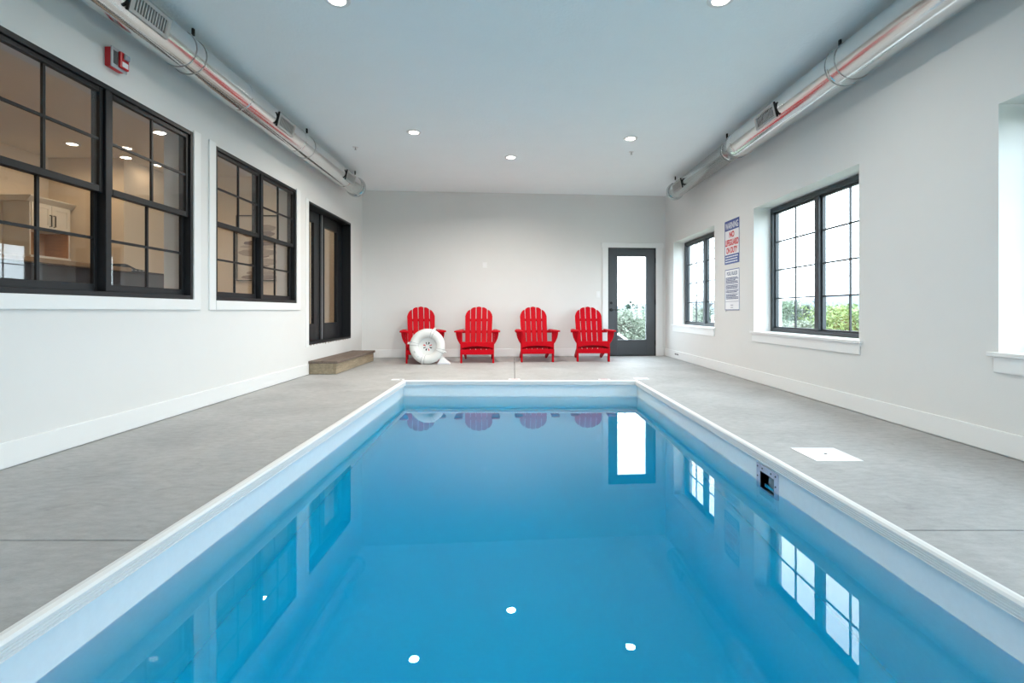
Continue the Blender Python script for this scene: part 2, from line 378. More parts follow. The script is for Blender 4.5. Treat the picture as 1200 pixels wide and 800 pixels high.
# left door: two tall glazed leaves set deep in the opening
d = thing('door_1', (XL-.16, 7.55, DOORL[2]), kind='structure'); O_ = d.location
y0, y1, z0, z1 = DOORL; xd = XL-.16
obj('door_frame', B((xd-.05, XL+.001, y0, y0+.03, z0, z1), (xd-.05, XL+.003, y1-.012, y1, z0, z1), (xd-.05, XL+.003, y0+.03, y1-.012, z1-.03, z1), (xd-.05, XL+.002, y0+.03, y1-.012, z0, z0+.03)), M['black'], d, bevel=.003, seg=1, off=O_)
for a, b_, ga, gb, xo in ((y0+.03, 7.46, 6.90, 7.26, 0), (7.52, y1-.014, 7.64, 8.19, .012)):
    lf = obj('door_leaf', B((xd-.045, xd+xo, a, ga, z0+.03, z1-.03), (xd-.045, xd+xo, gb, b_, z0+.03, z1-.03), (xd-.045, xd+xo, ga, gb, z0+.03, .67), (xd-.045, xd+xo, ga, gb, 2.15, z1-.03)), M['black'], d, bevel=.003, seg=1, off=O_)
    obj('glass', B((xd-.024, xd-.018, ga, gb, .67, 2.15)), M['glass'], lf, off=O_)
obj('mullion', B((xd-.05, xd+.01, 7.46, 7.52, z0+.03, z1-.03)), M['black'], d, off=O_)
obj('edge_highlight', B((xd+.012, xd+.016, 7.523, 7.535, z0+.03, z1-.03)), M['bezel'], d, off=O_)  # pale strip stands in for the highlight on the projecting door edge
bm = bmesh.new()
for k in range(15):
    y = 6.75+k*.105+random.uniform(-.03, .03); w_ = random.uniform(.02, .06); h = random.uniform(.008, .022)
    prism(bm, [(y, z0), (y+w_, z0), (y+w_*.7, z0-h), (y+w_*.3, z0-h*.7)], (XL, XL+.0025), lambda u, v, w: (w, u, v))
tr = obj('torn_drywall', bm, M['bartop'], d, off=O_)

# ------------------------------------------------------------------ right windows: deep drywall reveals, twin casements, 2x4 panes
def casement(name, a, b_, n):
    X = XR+.20; z0, z1 = .612, 2.088; y0, y1 = a-.03, b_+.0
    y0, y1 = a+.004, b_-.004
    r = thing(name, (X, (a+b_)/2, .6), kind='structure'); O_ = r.location
    ym = (y0+y1)/2
    obj('window_frame', B((X, X+.08, y0, y0+.045, z0, z1), (X, X+.08, y1-.045, y1, z0, z1), (X, X+.08, y0+.045, y1-.045, z0, z0+.04), (X, X+.08, y0+.045, y1-.045, z1-.05, z1), (X, X+.08, ym-.035, ym+.035, z0+.04, z1-.05)), M['slate'], r, bevel=.003, seg=1, off=O_)
    for c0, c1 in ((y0+.045, ym-.035), (ym+.035, y1-.045)):
        d0, d1 = z0+.04, z1-.05; xs = X+.03
        s = obj('sash', B((xs, xs+.03, c0, c0+.02, d0, d1), (xs, xs+.03, c1-.02, c1, d0, d1), (xs, xs+.03, c0+.02, c1-.02, d0, d0+.02), (xs, xs+.03, c0+.02, c1-.02, d1-.02, d1)), M['slate'], r, off=O_)
        bm = bmesh.new(); ymm = (c0+c1)/2; bx(bm, xs+.006, xs+.022, ymm-.008, ymm+.008, d0+.02, d1-.02)
        for k in (1, 2, 3): zz = d0+.02+(d1-d0-.04)*k/4; bx(bm, xs+.0065, xs+.0215, c0+.02, c1-.02, zz-.008, zz+.008)
        obj('muntin', bm, M['slate'], s, off=O_)
        obj('glass', B((xs+.012, xs+.017, c0+.016, c1-.016, d0+.016, d1-.016)), M['glass'], s, off=O_)
    obj('window_stool', B((XR-.03, XR+.20, a-.0, b_+.0, .585, .611), (XR-.03, XR-.0005, a-.05, a, .585, .611), (XR-.03, XR-.0005, b_, b_+.05, .585, .611)), M['trim'], r, bevel=.003, off=O_)
    obj('apron', B((XR-.014, XR-.0005, a-.02, b_+.02, .49, .585)), M['trim'], r, bevel=.003, off=O_)
for k, (a, b_) in enumerate(RW): casement('window_%d' % (5, 4, 3)[k], a, b_, k)

# ------------------------------------------------------------------ back door (charcoal, full glass)
d = thing('door_2', (BW0.x, BW0.y, 0), kind='structure', rz=TH)
def Bd(*b): return B(*b)
s0, s1 = bw(1.805), bw(2.710); g0, g1 = bw(1.976), bw(2.534)
slab_ = obj('door_slab', Bd((s0, g0, .012, .057, .015, 2.045), (g1, s1, .012, .057, .015, 2.045), (g0, g1, .012, .057, .015, .306), (g0, g1, .012, .057, 1.896, 2.045)), M['charcoal'], d, bevel=.003)
obj('glazing_bead', Bd((g0-.02, g0, .004, .0119, .286, 1.916), (g1, g1+.02, .004, .0119, .286, 1.916), (g0, g1, .004, .0119, .286, .306), (g0, g1, .004, .0119, 1.896, 1.916)), M['charcoal'], slab_)
obj('glass', Bd((g0, g1, .03, .036, .306, 1.896)), M['glass'], slab_)
obj('door_jamb', Bd((DX0, s0-.004, .0, .25, 0, 2.06), (s1+.004, DX1, .0, .25, 0, 2.06), (s0-.004, s1+.004, .0, .25, 2.048, 2.06)), M['black'], d)
obj('threshold', Bd((s0, s1, -.01, .25, 0, .014)), M['black'], d)
bm = bmesh.new(); hz = .878
tube(bm, [(s0+.05, .012, hz), (s0+.05, -.045, hz), (s0+.058, -.052, hz), (s0+.18, -.05, hz)], [.011, .011, .010, .008], 10)
bmesh.ops.create_uvsphere(bm, u_segments=8, v_segments=6, radius=.002, matrix=Matrix.Translation((s0+.18, -.05, hz)))
h_ = obj('lever_handle', bm, M['slate'], slab_, smooth=True)
bm = bmesh.new(); tube(bm, [(s0+.05, .012, hz), (s0+.05, .004, hz)], .03, 20); tube(bm, [(s0+.05, .012, hz+.13), (s0+.05, 0, hz+.13)], .025, 20)
obj('rosette', bm, M['black'], slab_, smooth=True)
for zz in (.25, 1.03, 1.82): obj('hinge', Bd((s1-.006, s1+.012, -.006, .012, zz-.05, zz+.05)), M['rubber'], d)
bm = bmesh.new(); c0, c1 = bw(1.684), bw(2.849)
bx(bm, c0, DX0, -.018, 0, 0, 2.06); bx(bm, DX1, c1, -.018, 0, 0, 2.06); bx(bm, c0-.02, c1+.02, -.02, 0, 2.0602, 2.155)
o = struct('trim_4', bm, M['trim'], bevel=.003); o.location = BW0; o.rotation_euler = (0, 0, TH)

# small wall plates
def wall_plate(x, z, w, h, name, lab, cat, toggle):
    t = thing(name, tuple(BW0 + Matrix.Rotation(TH, 3, 'Z') @ Vector((bw(x), 0, z))), lab, cat, rz=TH)
    obj('plate', B((-w/2, w/2, -.006, 0, -h/2, h/2)), M['trim'], t, bevel=.002)
    if toggle: obj('toggle', B((-.016, .016, -.012, -.006, -.033, .033)), M['white'], t, bevel=.002)
    else:
        bm = bmesh.new(); tube(bm, [(0, -.009, 0), (0, -.006, 0)], .02, 16); obj('cap', bm, M['white'], t)
wall_plate(1.60, 1.17, .075, .12, 'light_switch', 'white light switch on the back wall just beside the charcoal glass door', 'switch', True)
wall_plate(-.54, 1.71, .08, .10, 'wall_plate', 'small white cover plate high on the back wall above the second red chair', 'plate', False)
v_ = thing('floor_vent', (XR-.014, 8.8, .086), 'tiny dark slotted vent in the white baseboard near the glass door', 'vent')
obj('slot', B((-.003, 0, -.09, .09, -.011, .011)), M['slot'], v_); obj('louver', B((-.005, -.003, -.055, .035, -.006, .006)), M['bezel'], v_)

# ------------------------------------------------------------------ signs on the right wall
def sign(y0, y1, z0, z1, name, lab):
    t = thing(name, (XR, (y0+y1)/2, z0), lab, 'sign'); O_ = t.location
    x = XR-.004
    obj('board', B((x, XR-.0002, y0, y1, z0, z1)), M['signwhite'], t, off=O_)
    return t, x
def P_(cy0, cz0, x): return lambda u, v: (x, cy0-u, cz0+v)
t, x = sign(6.375, 6.815, 1.489, 2.075, 'warning_sign', 'white and blue warning sign with red lifeguard lettering on the wall between two windows'); O_ = t.location
Y0, Y1, Z0, Z1 = 6.375, 6.815, 1.489, 2.075; yc = (Y0+Y1)/2
obj('border', B((x-.001, x, Y0, Y0+.012, Z0, Z1), (x-.001, x, Y1-.012, Y1, Z0, Z1), (x-.001, x, Y0+.012, Y1-.012, Z1-.012, Z1)), M['blue'], t, off=O_)
hb = obj('header_band', B((x-.0012, x, Y0+.012, Y1-.012, Z1-.135, Z1-.01)), M['blue'], t, off=O_)
text_mesh('WARNING', .385, .088, P_(yc, Z1-.073, x-.0022), 'warning_lettering', M['signwhite'], hb, O_, .02)
text_mesh('NO', .15, .082, P_(yc, Z1-.195, x-.0012), 'red_lettering', M['signred'], t, O_, .045)
text_mesh('LIFEGUARD', .395, .088, P_(yc, Z1-.300, x-.0012), 'red_lettering', M['signred'], t, O_, .045)
text_mesh('ON DUTY', .34, .085, P_(yc, Z1-.403, x-.0012), 'red_lettering', M['signred'], t, O_, .045)
fb = obj('footer_band', B((x-.0012, x, Y0+.012, Y1-.012, Z0, Z0+.125)), M['blue'], t, off=O_)
bm = bmesh.new()
for k in range(3):
    y = Y1-.03
    while y > Y0+.05:
        w_ = random.uniform(.02, .05); bx(bm, x-.0016, x-.0012, max(y-w_, Y0+.03), y, Z0+.022+k*.034, Z0+.036+k*.034); y -= w_+.009
obj('small_print', bm, M['signwhite'], fb, off=O_)
Y0, Y1, Z0, Z1 = 6.375, 6.805, .867, 1.417; yc = (Y0+Y1)/2
t, x = sign(Y0, Y1, Z0, Z1, 'pool_rules_sign', 'white pool rules board with blue border and small print below the warning sign'); O_ = t.location
obj('border', B((x-.001, x, Y0, Y0+.01, Z0, Z1), (x-.001, x, Y1-.01, Y1, Z0, Z1), (x-.001, x, Y0+.01, Y1-.01, Z1-.01, Z1), (x-.001, x, Y0+.01, Y1-.01, Z0, Z0+.01)), M['blue'], t, off=O_)
text_mesh('POOL', .13, .05, P_(yc+.09, Z1-.058, x-.0012), 'title_word', M['signgrey'], t, O_, .02)
text_mesh('RULES', .16, .05, P_(yc-.075, Z1-.058, x-.0012), 'title_word', M['signgrey'], t, O_, .02)
bm = bmesh.new(); z = Z1-.115
for k in range(17):
    y = Y1-.03; zz = z-k*.0175
    if k in (5, 9, 12): bx(bm, x-.0014, x-.001, Y0+.02, Y1-.02, zz-.001, zz+.002); continue
    lim = Y0+.03 + (random.uniform(0, .15) if k % 3 == 2 else 0)
    while y > lim+.02:
        w_ = random.uniform(.015, .045); bx(bm, x-.0014, x-.001, max(y-w_, lim), y, zz-.006, zz+.006); y -= w_+.007
for q in (0, 1): bx(bm, x-.0014, x-.001, yc-.04, yc+.04, Z0+.065-q*.03, Z0+.072-q*.03)
bx(bm, x-.0014, x-.001, Y0+.02, Y1-.02, Z0+.115, Z0+.119)
obj('small_print', bm, M['signgrey'], t, off=O_)
bm = bmesh.new(); tube(bm, [(XR-.005, 6.78, .852), (XR, 6.78, .852)], .008, 10); tag(obj('sign_tack', bm, M['bezel']), 'tiny grey tack in the wall under the corner of the pool rules board', 'tack')

# ------------------------------------------------------------------ fire alarm strobe
t = thing('fire_alarm', (XL, 3.41, 2.585), 'red fire alarm strobe high on the wall above the black windows', 'alarm'); O_ = t.location
obj('back_box', B((0, .045, -.062, .062, -.065, .065)), M['alarm'], t, bevel=.006)
bz = obj('bezel', B((.045, .056, -.068, .068, -.07, .07)), M['bezel'], t, bevel=.005)
fr = obj('horn_cover', B((.056, .078, -.018, .058, -.056, .056)), M['alarm'], t, bevel=.008)
obj('strobe_lens', B((.078, .094, .002, .048, .006, .046)), M['lens'], fr, bevel=.01)
obj('name_label', B((.078, .0795, -.006, .046, -.045, -.01)), M['signwhite'], fr)
obj('horn_grille', B(*[(.056, .058, -.055+k*.009, -.051+k*.009, -.045, .045) for k in range(4)]), M['slot'], bz)

# ------------------------------------------------------------------ ducts
def duct(name, X, Z, segs, lab, seams):
    t = thing(name, (X, segs[-1][0], Z), lab, 'duct'); O_ = t.location
    bm = bmesh.new()
    tube(bm, [(X, y, Z) for y, r in segs], [r for y, r in segs], 48)
    obj('pipe', bm, M['metal'], t, smooth=True, off=O_)
    yend, rend = segs[-1]
    bm = bmesh.new(); tube(bm, [(X, yend-.02, Z), (X, yend-.015, Z), (X, yend+.005, Z), (X, yend+.008, Z)], [rend, rend+.022, rend+.022, rend], 48)
    obj('end_collar', bm, M['metal'], t, smooth=True, off=O_)
    for y, r in seams:
        bm = bmesh.new(); tube(bm, [(X, y-.012, Z), (X, y-.006, Z), (X, y+.006, Z), (X, y+.012, Z)], [r, r+.0035, r+.0035, r], 48, cap=False); obj('seam_ring', bm, M['metal'], t, smooth=True, off=O_)
    return t, O_
def duct_grille(t, O_, X, Z, r, y0, y1, side, zlo, zhi, blk):
    """side +1: faces +X"""
    zlo, zhi = Z-.068, Z+.068
    def tl(bm): bmesh.ops.rotate(bm, verts=bm.verts, cent=(X, 0, Z), matrix=Matrix.Rotation(side*math.radians(13), 3, 'Y')); return bm
    xf = X+side*(r+.008); xi = X+side*(r*.75)
    a, b_ = min(xf, xi), max(xf, xi)
    hw = .016
    fr = [(a, b_, y0, y0+.01, zlo, zhi), (a, b_, y1-.01, y1, zlo, zhi), (a, b_, y0+.01, y1-.01, zlo, zlo+.01), (a, b_, y0+.01, y1-.01, zhi-.01, zhi)]
    x0, x1 = (xf-.004, xf) if side > 0 else (xf, xf+.004)
    fr += [(x0, x1, y0+.01, y0+.03, zlo+.01, zhi-.01), (x0, x1, y1-.03, y1-.01, zlo+.01, zhi-.01), (x0, x1, y0+.03, y1-.03, zlo+.01, zlo+.022), (x0, x1, y0+.03, y1-.03, zhi-.022, zhi-.01)]
    g = obj('grille', tl(B(*fr)), M['grille'], t, off=O_)
    n = 13; sl = []
    for k in range(n):
        y = y0+.033+(y1-y0-.07)*k/(n-1); sl.append((min(xf, xf-side*.012), max(xf, xf-side*.006), y-.0045, y+.0045, zlo+.02, zhi-.02))
    obj('louver', tl(B(*sl)), M['grille'], g, off=O_)
    xb = xf-side*.012; obj('shade_backing', tl(B((min(xb, xb-side*.003), max(xb, xb-side*.003), y0+.01, y1-.01, zlo+.01, zhi-.01))), M['slot'], g, off=O_)  # near-black sheet puts in the shade seen between the louvers
    xg = xf-side*.014; obj('end_gasket', tl(B((min(xf+side*.003, xg), max(xf+side*.003, xg), y0-.01, y0-.0005, zlo-.006, zhi+.006))), M['rubber'], g, off=O_)
tL, OL = duct('ventilation_duct', -2.53, 2.84, [(YB+.02, .137), (7.94, .137)], 'round galvanised duct hung under the ceiling above the black house windows', [(4.55, .137), (5.72, .137), (7.35, .137), (2.2, .137), (.6, .137)])
for a, b_ in ((3.09, 3.44), (5.03, 5.39), (7.08, 7.46), (1.1, 1.45)): duct_grille(tL, OL, -2.53, 2.84, .137, a, b_, 1, 2.705, 2.865, -1)
tR, OR = duct('ventilation_duct', 2.68, 2.84, [(YB+.02, .155), (5.80, .155), (5.93, .155), (5.98, .122), (8.23, .122)], 'round galvanised duct that narrows partway, hung above the daylight windows', [(5.78, .155), (6.1, .122), (4.0, .155), (2.2, .155), (.4, .155)])
duct_grille(tR, OR, 2.68, 2.84, .155, 4.78, 5.17, -1, 2.745, 2.895, -1); duct_grille(tR, OR, 2.68, 2.84, .122, 7.55, 7.95, -1, 2.735, 2.885, -1); duct_grille(tR, OR, 2.68, 2.84, .155, 2.4, 2.79, -1, 2.745, 2.895, -1)
def hanger(X, r, y, lab, dbl=False):
    s = 1 if X < 0 else -1
    t = thing('duct_hanger', (X+s*.03, y, ZC), lab, 'hanger', 'wire hangers carrying the ducts'); O_ = t.location
    obj('bracket', B((X+s*.03-.008, X+s*.03+.008, y-.012, y+.012, ZC-.055, ZC)), M['rubber'], t, bevel=.003, off=O_)
    for q in ((0, .12) if dbl else (0,)):
        bm = bmesh.new(); pts = []
        for k in range(29):
            a = PI/2 + 2*PI*k/28; pts.append((X+(r+.003)*math.cos(a), y-q*1.0, 2.84+(r+.003)*math.sin(a)))
        tube(bm, pts, .0028, 6); tube(bm, [(X, y-q, 2.84+r+.003), (X+s*.03, y, ZC-.05)], .0028, 6)
        obj('wire_loop', bm, M['wire'], t, smooth=True, off=O_)
LH = 'wire duct hanger above the black windows, '
hanger(-2.53, .137, 3.86, LH+'double looped one beside the nearest grille', True); hanger(-2.53, .137, 5.98, LH+'middle one past the second grille'); hanger(-2.53, .137, 7.80, LH+'farthest one at the capped end')
RH = 'wire duct hanger above the daylight windows, '
hanger(2.68, .155, 4.02, RH+'double looped one on the wide section', True); hanger(2.68, .122, 6.15, RH+'one just past the narrowing'); hanger(2.68, .122, 8.12, RH+'one at the capped end')

# ------------------------------------------------------------------ downlights and sprinklers
def downlight(x, y, z, lab, grp, lens, w, col, r=.075, zc=None):
    t = thing('recessed_downlight', (x, y, z), lab, 'ceiling light', grp); O_ = t.location
    bm = bmesh.new(); lathe(bm, [(r*.78, z-.002), (r*.80, z-.008), (r*1.18, z-.007), (r*1.25, z-.002), (r*1.25, z)], x, y, 32); obj('trim_ring', bm, M['trim'], t, smooth=True, off=O_)
    bm = bmesh.new(); lathe(bm, [(0, z-.005), (r*.80, z-.005), (r*.80, z-.001), (0, z-.001)], x, y, 32); obj('lens', bm, M[lens], t, off=O_)
    l = bpy.data.lights.new('downlight_bulb', 'AREA'); l.shape = 'DISK'; l.size = r*1.5; l.energy = w; l.color = col; l.spread = math.radians(160)
    lo = bpy.data.objects.new('downlight_bulb', l); C.objects.link(lo); lo.parent = t; lo.location = (0, 0, -.012)
PG = 'recessed lights in the pool room ceiling'
for x, y, lab in ((-1.23, 6.10, 'lit recessed ceiling light above the far pool end, on the black window side'),
                  (-.04, 7.09, 'lit recessed ceiling light farthest back, centred above the red chairs'),
                  (1.49, 6.32, 'lit recessed ceiling light above the far pool end, on the daylight window side'),
                  (1.465, 3.5, 'lit ceiling light cut by the top of the photo, on the daylight side'),
                  (-1.25, 3.5, 'lit ceiling light cut by the top of the photo, on the black window side'),
                  (0, -1.8, 'recessed ceiling light behind the camera position')):
    downlight(x, y, ZC, lab, PG, 'lamp', LAMP_W*(1.35 if y > 7 else .25 if 6.2 < y < 6.5 else 1 if y > 5 else .5), LAMP_C)
for x, y, lab in ((-2.13, 6.66, 'small white sprinkler head in the ceiling beside the duct over the black windows'), (1.63, 6.86, 'small sprinkler head in the ceiling just behind the daylight side light')):
    t = thing('sprinkler_head', (x, y, ZC), lab, 'sprinkler'); bm = bmesh.new(); lathe(bm, [(.0, -.004), (.014, -.004), (.034, -.008), (.038, -.002), (.038, 0)], 0, 0, 20); obj('escutcheon', bm, M['white'], t, smooth=True)
    bm = bmesh.new(); lathe(bm, [(0, -.035), (.016, -.035), (.016, -.032), (.005, -.03), (.007, -.004)], 0, 0, 12); obj('deflector', bm, M['wire'], t)

# ------------------------------------------------------------------ wooden step
t = thing('wooden_step', (-2.58, 7.58, 0), 'low wooden step with weathered dark top under the black double door', 'step'); O_ = t.location
ya, yb = 6.69, 8.47
for a, b_ in ((XL+.001, -2.585), (-2.58, -2.375)): obj('top_board', B((a, b_, ya-.02, yb+.02, .148, .182)), M['woodtop'], t, bevel=.004, off=O_)
obj('front_board', B((-2.432, -2.398, ya, yb, .006, .147)), M['wood'], t, bevel=.004, off=O_)
for a in (ya, yb-.035): obj('end_board', B((XL+.003, -2.434, a, a+.035, .006, .147)), M['wood'], t, bevel=.004, off=O_)
for f_ in ((-2.76, -2.65, ya+.01, ya+.1, 0, .006), (-2.55, -2.41, ya+.01, ya+.2, 0, .006), (-2.76, -2.41, yb-.2, yb-.01, 0, .006)): obj('foot', B(f_), M['wood'], t, off=O_)

# ------------------------------------------------------------------ Adirondack chairs
def adirondack():
    t = thing('adirondack_chair', (0, 0, 0))
    R = M['red']
    # front legs with curved arm brackets
    for s in (-1, 1):
        bm = bmesh.new(); bx(bm, min(s*.248, s*.278), max(s*.248, s*.278), -.01, .085, 0, .505)
        obj('leg', bm, R, t, bevel=.004)
        bm = bmesh.new(); pts = [(s*.279, .505), (s*.352, .505), (s*.348, .46), (s*.335, .405), (s*.315, .36), (s*.294, .325), (s*.279, .305)]
        prism(bm, pts, (.012, .04), lambda u, v, w: (u, w, v)); obj('arm_bracket', bm, R, t, bevel=.003)
        # rear leg / seat rail: a long board sloping to the ground behind
        bm = bmesh.new(); x0, x1 = (s*.222, s*.247)
        pts = [(-.005, .335), (-.005, .24), (.25, .15), (.72, .0), (.83, .0), (.845, .04), (.60, .14), (.30, .255), (.1, .315)]
        prism(bm, pts, (min(x0, x1), max(x0, x1)), lambda u, v, w: (w, u, v)); obj('leg', bm, R, t, bevel=.003)
        # arm: paddle
        pts = [(s*.235, -.05), (s*.262, -.072), (s*.35, -.070), (s*.375, -.045), (s*.378, .05), (s*.365, .25), (s*.34, .45), (s*.32, .66), (s*.262, .66), (s*.255, .45), (s*.243, .2)]
        bm = bmesh.new(); prism(bm, pts, (.507, .531), lambda u, v, w: (u, v, w)); obj('armrest', bm, R, t, bevel=.005)
    # arched front apron and lower board
    pts = [(-.262, .348), (.262, .348), (.262, .246)] + [(.262-.524*k/14*1.0, .246+.033*math.sin(PI*k/14)) for k in range(1, 14)] + [(-.262, .246)]
    bm = bmesh.new(); prism(bm, pts, (-.034, -.011), lambda u, v, w: (u, w, v)); obj('front_apron', bm, R, t, bevel=.004)
    bm = B((-.278, .278, -.034, -.011, .142, .222)); obj('stretcher', bm, R, t, bevel=.004)
    # seat slats
    for k in range(5):
        y = .02+k*.092; z = .345-.03*(k == 0)*0-.30*(y)*.95
        bm = bmesh.new(); bx(bm, -.247, .247, -.041, .041, -.010, .010); bmesh.ops.rotate(bm, verts=bm.verts, cent=(0, 0, 0), matrix=Matrix.Rotation(-.30, 3, 'X')); bmesh.ops.translate(bm, verts=bm.verts, vec=(0, y+.04, z-.012)); obj('seat_slat', bm, R, t, bevel=.003)
    # back slats: fanned, rounded as one arch, leaning back
    tilt = math.radians(24); y0, z0 = .50, .17
    def bp_(u, v, w): return (u, y0 + v*math.sin(tilt) + w*math.cos(tilt), z0 + v*math.cos(tilt) - w*math.sin(tilt))
    Ht = .83
    for k in range(5):
        c = k-2; wb, wt = .0405, .0445
        cb, ct = c*.093, c*.1015
        def cu(v): return cb+(ct-cb)*v/Ht
        pts = [(cu(0)-wb, 0), (cu(0)+wb, 0)]
        top = []
        for q in range(9):
            f_ = -1+2*q/8; vv = Ht; u = ct+wt*f_
            e = Ht+.005-.23*(1-math.sqrt(max(0, 1-(min(1, abs(u)/.254))**2)))
            e -= .012*f_*f_
            top.append((cu(e)+wt*f_, e))
        pts += top[::-1]
        bm = bmesh.new(); prism(bm, pts, (-.010, .010), bp_); obj('back_slat', bm, R, t, bevel=.003)
    for v in (.06, .335, .56):
        hw = .24 if v > .4 else (.33 if v > .3 else .22)
        bm = bmesh.new(); prism(bm, [(-hw, v), (hw, v), (hw, v+.045), (-hw, v+.045)], (.011, .033), bp_); obj('back_batten', bm, R, t, bevel=.003)
    return t
chair = adirondack()
CG = 'red slatted chairs along the back wall'
cl = ['red slatted lounge chair with the white life ring leaning on its front',
      'red slatted lounge chair standing beside the one with the life ring',
      'red slatted lounge chair just past the deck joint, third from the life ring',
      'red slatted lounge chair standing right beside the charcoal glass door']
spots = [(-1.49, 8.13, 13), (-.60, 8.13, 2), (.397, 8.27, 3), (1.345, 8.36, -2)]
for i, (x, y, a) in enumerate(spots):
    c = chair if i == 0 else dup(chair, (x, y, 0))
    c.location = (x, y, 0); c.rotation_euler = (0, 0, math.radians(a))
    tag(c, cl[i], 'chair', CG)

# ------------------------------------------------------------------ life ring
t = thing('life_ring', (-1.395, 7.985, .0), 'white life ring with a star slotted centre leaning on a red chair', 'life ring')
Rr, rr = .215, .072
tiltm = Matrix.Translation((0, 0, Rr+rr)) @ Matrix.Rotation(math.radians(-8), 4, 'X')
def ringpt(a, b_, R_=Rr, r_=rr, fl=.85):
    # a around the ring in the x/z plane, b around the tube; y is thickness
    return tiltm @ Vector(((R_+r_*math.cos(b_))*math.cos(a), -r_*fl*math.sin(b_), (R_+r_*math.cos(b_))*math.sin(a)))
def torus(bm, a0, a1, na, r_, closed):
    rows = [[bm.verts.new(ringpt(a0+(a1-a0)*i/na, 2*PI*j/24, Rr, r_)) for j in range(24)] for i in range(na if closed else na+1)]
    for i in range(na):
        A, Bq = rows[i], rows[(i+1) % len(rows)]
        for j in range(24): bm.faces.new([A[j], A[(j+1) % 24], Bq[(j+1) % 24], Bq[j]])
    if not closed: bm.faces.new(rows[0]); bm.faces.new(rows[-1][::-1])
bm = bmesh.new(); torus(bm, 0, 2*PI, 72, rr, True); obj('ring_body', bm, M['ring'], t, smooth=True)
for deg in (68, 171, -18, -105):
    a = math.radians(deg); bm = bmesh.new(); torus(bm, a-.085, a+.085, 6, rr+.008, False)
    b_ = obj('rope_band', bm, M['ring'], t, smooth=True)
    for e in (-.1, .1):
        bm = bmesh.new(); torus(bm, a+e-.012, a+e+.012, 1, rr+.0035, False); obj('band_edge', bm, M['decal'], b_, smooth=True)
    bm = bmesh.new(); p = ringpt(a, 0, Rr, rr+.0)
    q = ringpt(a, 0, Rr, rr+.03); tube(bm, [p, q, q+(q-p)*.25], [.016, .018, .008], 12); obj('rope_knot', bm, M['ring'], b_, smooth=True)
# centre dish with eight slots
bm = bmesh.new(); n = 48
rp = [(0, .03), (.10, .028), (.150, .022), (.162, .0), (.162, .045), (0, .05)]
rings = []
for r_, y in rp:
    rings.append([bm.verts.new(tiltm @ Vector((r_*math.cos(2*PI*k/n), y, r_*math.sin(2*PI*k/n)))) for k in range(n)] if r_ else [bm.verts.new(tiltm @ Vector((0, y, 0)))])
for A, Bq in zip(rings, rings[1:]):
    for k in range(n):
        u = list(dict.fromkeys([A[k % len(A)], A[(k+1) % len(A)], Bq[(k+1) % len(Bq)], Bq[k % len(Bq)]])); bm.faces.new(u)
ds = obj('centre_dish', bm, M['ring'], t, smooth=True)
for k in range(8):
    a = 2*PI*k/8+PI/8; bm = bmesh.new()
    d1, d2 = Vector((math.cos(a), 0, math.sin(a))), Vector((-math.sin(a), 0, math.cos(a)))
    pts = [d1*.028+d2*.006, d1*.075+d2*.014*(1 if k % 2 else .4), d1*.068-d2*.012, d1*.035-d2*.003]
    A = [bm.verts.new(tiltm @ (p+Vector((0, .0265, 0)))) for p in pts]; Bq = [bm.verts.new(tiltm @ (p+Vector((0, .031, 0)))) for p in pts]
    bm.faces.new(A); bm.faces.new(Bq[::-1])
    for i in range(4): bm.faces.new([A[i], Bq[i], Bq[(i+1) % 4], A[(i+1) % 4]])
    obj('slot', bm, M['slot'] if k % 3 else M['signred'], ds)
for dg, ln in ((207, .16), (232, .03)):
    a = math.radians(dg); bm = bmesh.new(); m_ = 10
    for i in range(m_):
        a0 = a-ln/2+ln*i/m_; hh = .16 if ln > .1 else .1
        if i % 2 and ln > .1: continue
        q = [bm.verts.new(ringpt(x_, y_, Rr, rr+.0012)) for x_, y_ in ((a0, PI/2-hh), (a0+ln/m_, PI/2-hh), (a0+ln/m_, PI/2+hh), (a0, PI/2+hh))]; bm.faces.new(q)
    obj('printed_mark', bm, M['decal'], t)
# white wedge behind the ring
t = thing('plastic_wedge', (-1.12, 8.02, 0), 'white triangular plastic wedge on the deck beside the life ring', 'wedge')
bm = bmesh.new(); prism(bm, [(-.115, 0), (.095, 0), (.088, .012), (-.045, .128), (-.10, .03)], (-.05, .07), lambda u, v, w: (u, w, v)); obj('wedge_body', bm, M['white'], t, bevel=.006)
bm = B((-.105, .09, -.0525, -.0502, .004, .014)); obj('wedge_lip', bm, M['skim'], t)

# ------------------------------------------------------------------ the house behind the black windows
HX, HF, HC = -7.62, .395, 3.36
struct('floor_house', B((HX, XL-.25, -3.5, 9.25, HF-.2, HF)), M['hfloor'])
struct('ceiling_house', B((HX, XL-.25, 6.2, 9.4, HC, HC+.1), (HX, XL-.25, -3.5, 6.2, 3.06, HC+.1)), M['hkceil'])
struct('wall_house_far', B((HX-.1, HX, -3.5, 9.4, HF, HC)), M['hktan'])
struct('wall_house_end', B((HX, XL-.25, 9.25, 9.4, HF, HC), (HX, -6.38, 8.1, 9.25, HF, HC)), M['hktan'])
struct('wall_house_near', B((HX, XL-.25, -3.65, -3.5, HF, HC)), M['hktan'])
t = thing('kitchen_cabinet', (-7.41, 7.73, 1.35), 'cream upper cabinet with two doors over a wood niche, behind the nearest window', 'cabinet'); O_ = t.location
cx0, cx1, ca, cb = HX+.001, -7.2, 7.38, 8.05
obj('cabinet_body', B((cx0, cx1-.02, ca, cb, 2.10, 2.50), (cx0, cx1-.02, ca, ca+.02, 1.70, 2.10), (cx0, cx1-.02, cb-.02, cb, 1.70, 2.10), (cx0, cx1+.0, ca-.0, cb, 1.66, 1.70)), M['cab'], t, off=O_)
